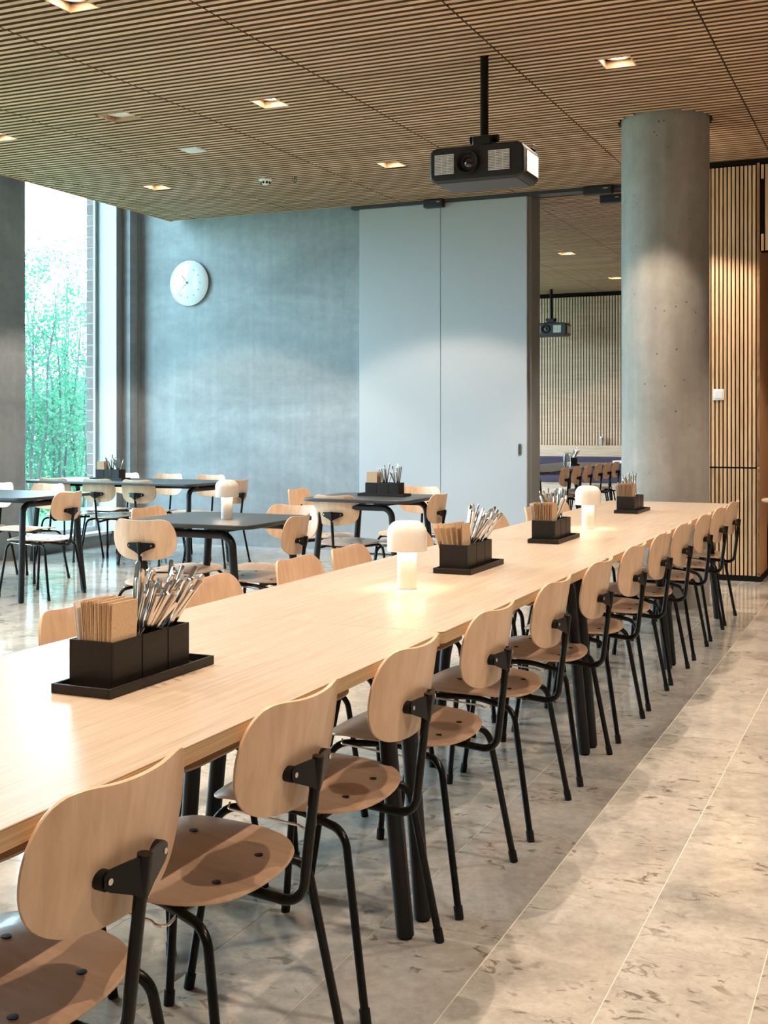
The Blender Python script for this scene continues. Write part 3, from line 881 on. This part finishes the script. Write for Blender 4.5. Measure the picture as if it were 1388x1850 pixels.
# ------------------------------------------------------------------ tables
def table(name, x0, x1, y0, y1, label, top, axis, zt=0.74, th=0.03, rc=0.02, rtube=0.022, edge=None, group=None):
    """trestle frames cross the table along x (axis 'x') at both y ends, or along y at both x ends"""
    cx, cy = (x0 + x1) / 2, (y0 + y1) / 2
    t = empty(name, (cx, cy, 0)); tag(t, label, 'table', group)
    hx, hy = (x1 - x0) / 2, (y1 - y0) / 2
    tp = MB().prism(rrect(-hx, hx, -hy, hy, rc, 8), zt - (0.003 if edge else th), zt).build('tabletop', top, t, bevel=0.0012 if edge else 0.004)
    if edge: MB().prism(rrect(-hx, hx, -hy, hy, rc, 8), zt - th, zt - 0.003).build('edge', edge, tp)
    zz = zt - th - rtube - 0.012
    for sg in (-1, 1):
        if axis == 'x':
            e = sg * (hy - 0.07); f = sg * (hy - 0.055)
            pts = [(-hx + 0.075, f, 0.006), (-hx + 0.135, e, zz), (hx - 0.135, e, zz), (hx - 0.075, f, 0.006)]
        else:
            e = sg * (hx - 0.11); f = sg * (hx - 0.075)
            pts = [(f, -hy + 0.055, 0.006), (e, -hy + 0.115, zz), (e, hy - 0.115, zz), (f, hy - 0.055, 0.006)]
        path = fillet(pts, 0.07, 9)
        a = 8; b_ = len(path) - 9
        for seg, nm in ((path[:a + 1], 'leg'), (path[a:b_ + 1], 'cross_rail'), (path[b_:], 'leg')):
            o = MB().tube(seg, rtube, 16).build(nm, 'leg_black', t)
            if nm == 'leg':
                q = seg[0] if seg[0].z < seg[-1].z else seg[-1]
                MB().cyl((q.x, q.y, 0.0), (q.x, q.y, 0.008), rtube * 0.8, 12).build('glide', 'rubber_black', o)
    for sg in (-1, 1):
        if axis == 'x': MB().box(sg * 0.16 - 0.02, sg * 0.16 + 0.02, -hy + 0.06, hy - 0.06, zt - th - 0.03, zt - th - 0.001).build('long_rail', 'leg_black', t, False)
        else: MB().box(-hx + 0.09, hx - 0.09, sg * hy * 0.45 - 0.02, sg * hy * 0.45 + 0.02, zt - th - 0.03, zt - th - 0.001).build('long_rail', 'leg_black', t, False)
    return t


TY = [0.98, 2.718, 4.47, 6.18, 7.90]
nmz = ['cut by the left frame edge with the nearest caddy', 'second from the camera, with the nearer lamp', 'third from the camera, with the farther lamp', 'farthest from the camera, by the column']
for k in range(4):
    table('long_table', -1.83, -1.044, TY[k] + 0.0015, TY[k + 1] - 0.0015, 'pale oak table section, ' + nmz[k], 'oak_top', 'x', rc=0.022, edge='ply_edge', group='oak tables pushed into one row')
table('black_table', -3.83, -3.03, 5.16, 5.93, 'square black linoleum table with the lamp on it', 'linoleum', 'x', th=0.022, rc=0.09)
table('black_table', -3.86, -3.06, 7.28, 8.05, 'square black table with a caddy in front of the partition', 'linoleum', 'x', th=0.022, rc=0.09)
table('black_table', -7.42, -5.58, 8.58, 9.36, 'long black table with a caddy beside the window', 'linoleum', 'y', th=0.022, rc=0.09)
table('black_table', -7.38, -5.60, 6.50, 7.30, 'black table cut by the left frame edge', 'linoleum', 'y', th=0.022, rc=0.09)
table('black_table', -4.30, -3.52, 12.35, 14.02, 'dark table in the next room nearest the opening', 'linoleum', 'x', th=0.022, rc=0.06)
table('black_table', -4.30, -3.52, 14.06, 15.75, 'dark table in the next room farther from the opening', 'linoleum', 'x', th=0.022, rc=0.06)


# ------------------------------------------------------------------ table lamps
def table_lamp(x, y, label):
    l = empty('table_lamp', (x, y, 0.7403)); tag(l, label, 'lamp', 'cream mushroom table lamps')
    MB().lathe([(0.0, 0.0), (0.0300, 0.0), (0.0308, 0.002), (0.0308, 0.150), (0.0, 0.150)], 40, cap=False).build('body', 'lamp_white', l)
    pr = [(0.058, 0.119), (0.0625, 0.117), (0.0630, 0.122), (0.0630, 0.160)]
    for k in range(1, 10):
        a = PI / 2 * k / 9; pr.append((0.0280 + 0.035 * math.cos(a), 0.168 + 0.042 * math.sin(a)))
    pr += [(0.0, 0.2115)]
    inn = [(0.0, 0.2075), (0.028, 0.206), (0.050, 0.196), (0.0585, 0.175), (0.058, 0.119)]
    MB().lathe(pr[::1] , 48, cap=False).build('shade', 'lamp_white', l)
    MB().lathe(inn, 48, cap=False).build('shade_lining', 'lamp_white', l)
    MB().lathe([(0.034, 0.146), (0.0575, 0.140)], 40, cap=False).build('light_ring', 'lamp_glow', l)
    return l


table_lamp(-1.426, 3.405, 'lit cream table lamp nearest the camera on the long table')
table_lamp(-1.432, 5.715, 'lit cream table lamp farther along the long table by a caddy')
table_lamp(-3.374, 5.528, 'lit cream table lamp on the square black table')

# ------------------------------------------------------------------ caddies: tray, boxes, napkins, cutlery
BW, BH = 0.104, 0.0905


def open_box(name, L, W_, H, loc, rz, label, group, wall=0.005, cat='box', bottom=0.005):
    o = empty(name, loc, rz); tag(o, label, cat, group)
    for a in ((-W_ / 2, -W_ / 2 + wall, -L / 2, L / 2), (W_ / 2 - wall, W_ / 2, -L / 2, L / 2), (-W_ / 2 + wall, W_ / 2 - wall, -L / 2, -L / 2 + wall), (-W_ / 2 + wall, W_ / 2 - wall, L / 2 - wall, L / 2)):
        MB().box(*a, 0, H).build('side', 'black_wood', o, False, bevel=0.0012)
    MB().box(-W_ / 2 + wall, W_ / 2 - wall, -L / 2 + wall, L / 2 - wall, 0, bottom).build('bottom', 'black_wood', o, False)
    return o


def cutlery_mesh(kind):
    m = MB(); prof = {'fork': [(0.0040, 0.0), (0.0042, 0.06), (0.0044, 0.10), (0.0050, 0.15), (0.0056, 0.194), (0.0050, 0.200), (0.0028, 0.2035)],
                      'knife': [(0.0070, 0.0), (0.0070, 0.05), (0.0048, 0.08), (0.0048, 0.12), (0.0052, 0.18), (0.0055, 0.206), (0.0048, 0.211), (0.0026, 0.214)],
                      'spoon': [(0.0040, 0.0), (0.0130, 0.018), (0.0130, 0.035), (0.0045, 0.055), (0.0042, 0.08), (0.0046, 0.13), (0.0054, 0.190), (0.0048, 0.196), (0.0028, 0.199)]}[kind]
    th = {'fork': 0.0030, 'knife': 0.0040, 'spoon': 0.0030}[kind]
    n = 8; vs = []; fs = []
    for hw, z in prof:
        t_ = th * (1.0 if hw < 0.009 else 0.6)
        for k in range(n):
            a = 2 * PI * k / n; vs.append((hw * math.copysign(abs(math.cos(a)) ** 0.6, math.cos(a)), t_ * math.copysign(abs(math.sin(a)) ** 0.6, math.sin(a)), z * 0.87))
    for i in range(len(prof) - 1):
        for k in range(n): fs.append((i * n + k, i * n + (k + 1) % n, (i + 1) * n + (k + 1) % n, (i + 1) * n + k))
    fs.append(tuple(range(n - 1, -1, -1))); o = (len(prof) - 1) * n; fs.append(tuple(range(o, o + n)))
    if kind == 'fork':
        for q in (-0.006, -0.002, 0.002, 0.006): m.box(q - 0.001, q + 0.001, -0.0008, 0.0008, -0.028, 0.002)
    return m.add(vs, fs).mesh('cutlery_piece', 'steel')


CUT = {k: cutlery_mesh(k) for k in ('fork', 'knife', 'spoon')}
NAP = {}


def napkin_mesh(v):
    """a folded paper napkin standing upright in the y-z plane, two leaves slightly apart at the top"""
    m = MB(); wd = 0.080; h = 0.158
    for sg, bend in ((-1, -v), (1, v)):
        vs = []; fs = []
        for i in range(6):
            z = h * i / 5; x = sg * 0.0006 + bend * (i / 5) ** 2 * 0.0016
            for y in (-wd / 2, 0.0, wd / 2): vs += [(x - 0.0004, y, z), (x + 0.0004, y, z)]
        for i in range(5):
            for k in range(2):
                b0 = i * 6 + k * 2; t0 = b0 + 6
                fs += [(b0, t0, t0 + 2, b0 + 2), (b0 + 1, b0 + 3, t0 + 3, t0 + 1)]
            for k in (0, 4): b0 = i * 6 + k; fs.append((b0, b0 + 1, b0 + 7, b0 + 6))
        for k in range(2): b0 = 30 + k * 2; fs.append((b0, b0 + 1, b0 + 3, b0 + 2))
        m.add(vs, fs)
    return m.mesh('napkin', 'kraft', True)


NAPM = [napkin_mesh(v) for v in (0.0, 0.5, 1.0)]
WNAP = NAPM[2].copy(); WNAP.materials.clear(); WNAP.materials.append(MATS['white_paper'])


def caddy(x, y, rz, where, zt=0.7403, n_nap=14, n_cut=(16, 14), lean=(0.55, 0.25), white=True, fan=-0.06, fan2=0.03, spread_=0.3, three=True, tl=0.36):
    """tray running along local +y with napkin box first, then cutlery boxes"""
    g = 'caddy ' + where
    M = Matrix.Translation((x, y, zt)) @ Matrix.Rotation(rz, 4, 'Z')
    open_box('tray', tl, 0.137, 0.0185, (x, y, zt), rz, 'low black tray under the boxes, ' + where, g, 0.006, 'tray', 0.004)
    segs = [(0.094, 'napkin'), (0.088, 'cutlery'), (0.078, 'cutlery')] if three else [(0.094, 'napkin'), (0.090, 'cutlery')]
    y0 = -tl / 2 + 0.047; ci = 0
    for L, kind in segs:
        c_ = M @ Vector((-0.012, y0 + L / 2, 0.0045)); nth = ''
        if kind == 'cutlery': nth = ('first ' if ci == 0 else 'second ')
        open_box(kind + '_box', L - 0.002, BW, BH, c_, rz, ('black napkin box, ' if kind == 'napkin' else 'black %scutlery box, ' % nth) + where, g)
        if kind == 'napkin':
            x0_, x1_ = (-0.012 - 0.018, -0.012 + 0.040) if n_nap > 12 else (-0.012 - 0.032, -0.012 + 0.034)
            for k in range(n_nap):
                f = k / max(1, n_nap - 1)
                o = link('napkin', NAPM[k % 3], None, M @ Vector((x0_ + (x1_ - x0_) * f, y0 + L / 2 + R.uniform(-0.002, 0.002), 0.0105 + R.uniform(-0.002, 0.003))))
                o.rotation_euler = (R.uniform(-0.012, 0.012), fan * (1 - f) + fan2 * f + R.uniform(-0.008, 0.008), rz)
                tag(o, 'folded brown paper napkin in the napkin box, ' + where, 'napkin', 'brown napkins, ' + where)
            if white:
                o = link('napkin', WNAP, None, M @ Vector((x0_ - 0.008, y0 + L / 2, 0.0105))); o.rotation_euler = (0, fan - 0.06, rz)
                tag(o, 'white paper napkin beside the brown ones, ' + where, 'napkin')
        else:
            cnt = n_cut[ci]; ci += 1
            for k in range(cnt):
                kd = ('knife', 'fork', 'knife', 'spoon')[k % 4] if ci == 1 else ('fork', 'spoon', 'fork', 'knife')[k % 4]
                hx_, hy_ = BW / 2 - 0.019, L / 2 - 0.017
                U = lambda k_: R.uniform(-k_, k_)
                cl = lambda v_: max(-1, min(1, v_))
                p0 = Vector((-0.012 + hx_ * cl(U(0.6) - lean[0] * 0.6), y0 + L / 2 + hy_ * cl(U(0.8) - lean[1] * 0.5), 0.014))
                p1 = Vector((-0.012 + hx_ * cl(U(0.65) + lean[0] * 0.7), y0 + L / 2 + hy_ * cl(U(0.9) + lean[1] * 0.6), BH + 0.004))
                dirv = (p1 - p0).normalized()
                if kd == 'fork': p0 = p0 + dirv * 0.028
                o = link('cutlery_piece', CUT[kd], None, M @ (p0 + dirv * R.uniform(0, 0.018)))
                q = Vector((0, 0, 1)).rotation_difference(dirv)
                o.rotation_mode = 'QUATERNION'
                o.rotation_quaternion = Matrix.Rotation(rz, 4, 'Z').to_quaternion() @ q @ Matrix.Rotation(R.uniform(-1.4, 1.4), 4, 'Z').to_quaternion()
                tag(o, 'steel cutlery standing handle up in the %sbox, %s' % (nth, where), 'cutlery', 'cutlery in the %sbox, %s' % (nth, where))
        y0 += L + (0.001 if kind == 'napkin' else 0.001)


caddy(-1.419, 1.981, 0.0, 'nearest caddy on the long table', n_nap=22, n_cut=(28, 20), lean=(0.7, 0.35))
caddy(-1.419, 3.962, 0.0, 'caddy behind the nearer lamp', n_nap=6, n_cut=(16, 26), lean=(0.6, 0.5), white=False, fan=-0.32, fan2=-0.05)
caddy(-1.425, 5.085, 0.0, 'caddy left of the farther lamp', n_nap=12, n_cut=(15, 14), lean=(0.1, 0.15), fan=-0.08, fan2=0.02)
caddy(-1.472, 6.930, 0.0, 'farthest caddy before the column', n_nap=12, n_cut=(8, 7), lean=(-0.35, 0.0), fan=-0.08, fan2=0.04)
caddy(-3.42, 7.745, -PI / 2, 'caddy on the square black table', n_nap=8, n_cut=(10, 9), white=False)
caddy(-6.75, 9.00, -PI / 2, 'caddy on the window table', n_nap=8, n_cut=(11, 10), white=False)
caddy(-3.93, 12.95, 0.0, 'left caddy in the next room', n_nap=4, n_cut=(7, 6), white=False)
caddy(-3.83, 14.55, 0.3, 'right caddy in the next room', n_nap=6, n_cut=(9, 8), white=False)


def bottle(name, x, y, z, label, cat, prof, mat, cap=None, fill=None):
    b_ = empty(name, (x, y, z)); tag(b_, label, cat)
    MB().lathe(prof, 24).build('body', mat, b_)
    if cap: MB().lathe(cap, 18).build('cap', 'white_plastic', b_)
    if fill: MB().lathe(fill, 20).build('label_band', 'water_label', b_)
    return b_


bottle('carafe', -3.78, 14.05, 0.7403, 'clear glass carafe beside the right caddy in next room', 'carafe', [(0.036, 0), (0.045, 0.02), (0.045, 0.11), (0.03, 0.145), (0.032, 0.17)], 'clear_glass')
bottle('sauce_bottle', -3.78, 12.62, 0.7403, 'small white bottle on the dark table behind the partition edge', 'bottle', [(0.028, 0), (0.03, 0.01), (0.03, 0.075), (0.012, 0.10), (0.012, 0.12)], 'white_plastic', [(0.015, 0.12), (0.013, 0.14)])
ft = empty('round_table', (-3.35, 16.6, 0)); tag(ft, 'pale round table in next room before the purple bench', 'table')
MB().lathe([(0.0, 0.715), (0.44, 0.715), (0.45, 0.74), (0.0, 0.74)], 40, cap=False).build('tabletop', 'white_paper', ft)
MB().cyl((0, 0, 0.01), (0, 0, 0.715), 0.03, 14).build('pedestal', 'leg_black', ft)
MB().lathe([(0.24, 0.0), (0.24, 0.01), (0.03, 0.018)], 28).build('base', 'leg_black', ft)
bottle('water_bottle', -3.42, 16.5, 0.7403, 'white bottle on the pale round table in next room', 'bottle', [(0.034, 0), (0.036, 0.01), (0.036, 0.13), (0.015, 0.17), (0.015, 0.19)], 'white_plastic', [(0.018, 0.19), (0.017, 0.215)])
bottle('glass_jar', -4.42, 18.50, 0.9203, 'small clear jar standing on the ledge of the far wall', 'jar', [(0.035, 0), (0.037, 0.01), (0.037, 0.09), (0.024, 0.115)], 'clear_glass', [(0.026, 0.115), (0.025, 0.14)])

# ------------------------------------------------------------------ outdoors
gd = S(bx('ground', 'grass', -70, -8.47, -40, 90, -0.55, -0.35))


def sapling(x, y, h, n_leaf, spread_, z_lo, label, lean=0.0, stems=3):
    t = empty('sapling_tree', (x, y, -0.35)); tag(t, label, 'tree', 'young trees outside the window')
    tips = []
    for s in range(stems):
        a = R.uniform(0, 2 * PI); bx_, by_ = math.cos(a) * spread_ * 0.3, math.sin(a) * spread_ * 0.3
        pts = [Vector((bx_ * 0.2, by_ * 0.2, 0))]
        for k in range(1, 6): pts.append(Vector((bx_ * (0.2 + k * 0.3) + R.uniform(-.08, .08) + lean * k, by_ * (0.2 + k * 0.3) + R.uniform(-.08, .08), h * k / 5 * R.uniform(0.92, 1.0))))
        MB().tube(pts, [0.035, 0.03, 0.024, 0.018, 0.012, 0.005], 7).build('trunk', 'bark', t)
        br = MB()
        for k in range(9):
            f = R.uniform(0.25, 0.97); i = min(4, int(f * 5)); p = pts[i].lerp(pts[i + 1], f * 5 - i)
            aa = R.uniform(0, 2 * PI); L = spread_ * R.uniform(0.4, 0.9) * (1.15 - f * 0.6)
            q = p + Vector((math.cos(aa) * L, math.sin(aa) * L, L * R.uniform(0.3, 0.9)))
            br.tube([p, p.lerp(q, 0.5) + Vector((0, 0, -0.05)), q], [0.010, 0.007, 0.003], 5); tips += [p.lerp(q, u) for u in (0.45, 0.7, 0.9, 1.0)]
        tag(br.build('branches', 'bark', t), kind='stuff')
    vs = []; fs = []
    for k in range(n_leaf):
        c_ = R.choice(tips) if R.random() < 0.85 else Vector((R.gauss(0, spread_ * 0.5), R.gauss(0, spread_ * 0.5), R.uniform(z_lo, h * 0.7)))
        sg = 0.10 + 0.16 * max(0.0, 1 - c_.z / h)
        p = c_ + Vector((R.gauss(0, sg), R.gauss(0, sg), R.gauss(0, sg)))
        L = R.uniform(0.035, 0.075); u = Vector((R.uniform(-1, 1), R.uniform(-1, 1), R.uniform(-1, .6))).normalized()
        v_ = u.cross(Vector((R.uniform(-1, 1), R.uniform(-1, 1), R.uniform(-1, 1)))).normalized() * L * 0.38
        o = len(vs); vs += [p, p + u * L * 0.5 + v_, p + u * L, p + u * L * 0.5 - v_]; fs.append((o, o + 1, o + 2, o + 3))
    tag(MB().add(vs, fs).build('foliage', 'leaf', t, False), kind='stuff')


def shrub(x, y, h, r_, n_leaf, label):
    t = empty('garden_shrub', (x, y, -0.35)); tag(t, label, 'shrub', 'shrubs outside the window')
    st = MB()
    for k in range(9):
        a = R.uniform(0, 2 * PI); st.tube([(0, 0, 0), (math.cos(a) * r_ * .3, math.sin(a) * r_ * .3, h * .5), (math.cos(a) * r_ * .7, math.sin(a) * r_ * .7, h * R.uniform(.8, 1.05))], [0.014, 0.010, 0.004], 5)
    tag(st.build('stems', 'bark', t), kind='stuff')
    vs = []; fs = []
    for k in range(n_leaf):
        zz = h * R.random() ** 0.8; rr = r_ * math.sqrt(R.random()) * (1.1 - 0.45 * (zz / h) ** 2); a = R.uniform(0, 2 * PI)
        p = Vector((math.cos(a) * rr, math.sin(a) * rr, zz + R.gauss(0, 0.1)))
        L = R.uniform(0.04, 0.08); u = Vector((R.uniform(-1, 1), R.uniform(-1, 1), R.uniform(-1, .6))).normalized()
        v_ = u.cross(Vector((R.uniform(-1, 1), R.uniform(-1, 1), R.uniform(-1, 1)))).normalized() * L * 0.4
        o = len(vs); vs += [p, p + u * L * 0.5 + v_, p + u * L, p + u * L * 0.5 - v_]; fs.append((o, o + 1, o + 2, o + 3))
    tag(MB().add(vs, fs).build('foliage', 'leaf', t, False), kind='stuff')


def vray(px, X):
    u = (px - CX) / FPX; d = X / (FW[0] + u * RT[0]); return X, d * (FW[1] + u * RT[1])


for px, X, h, nl, sprd, lb in ((60, -12.6, 4.3, 2600, 0.75, 'slender young tree with pale leaves, left in the window'),
                             (112, -13.6, 4.0, 3000, 0.85, 'slender young tree with dense leaves, centre of the window'),
                             (150, -14.6, 4.1, 2600, 0.85, 'slender young tree with dark bent trunk, right in the window'),
                             (85, -16.5, 5.6, 1700, 1.1, 'taller thin tree rising above the others in the window'),
                             (20, -14.0, 4.6, 2600, 0.9, 'young tree half hidden by the left concrete pier'),
                             (180, -17.0, 4.6, 2400, 1.0, 'young tree hidden behind the brick reveal'),
                             (-60, -13.5, 4.4, 2200, 0.9, 'young tree outside the second window')):
    X, Y = vray(px, X); sapling(X, Y, h, nl, sprd, 0.4, lb)
for px, X, h, r_, nl, lb in ((45, -14.5, 2.0, 1.0, 3200, 'dense low shrub at the left foot of the window view'),
                           (95, -15.5, 2.2, 1.1, 3600, 'dense low shrub in the middle of the window view'),
                           (140, -16.0, 2.3, 1.1, 3600, 'dense low shrub at the right foot of the window view'),
                           (70, -19.0, 2.7, 1.5, 4000, 'far shrub behind the young trees, left'),
                           (130, -19.5, 2.8, 1.6, 4000, 'far shrub behind the young trees, right'),
                           (0, -15.0, 2.2, 1.2, 2600, 'shrub hidden by the left concrete pier'),
                           (190, -19.0, 2.8, 1.6, 2600, 'shrub hidden behind the brick reveal'),
                           (-80, -14.5, 2.2, 1.3, 2600, 'shrub outside the second window')):
    X, Y = vray(px, X); shrub(X, Y, h, r_, nl, lb)
a = vray(-200, -22.0); b_ = vray(300, -22.0)
tag(MB().tube([(a[0], a[1], 6.0), (b_[0], b_[1], 4.7)], 0.012, 5).build('overhead_cable', 'bark'), 'thin overhead cable crossing the sky in the window', 'cable')
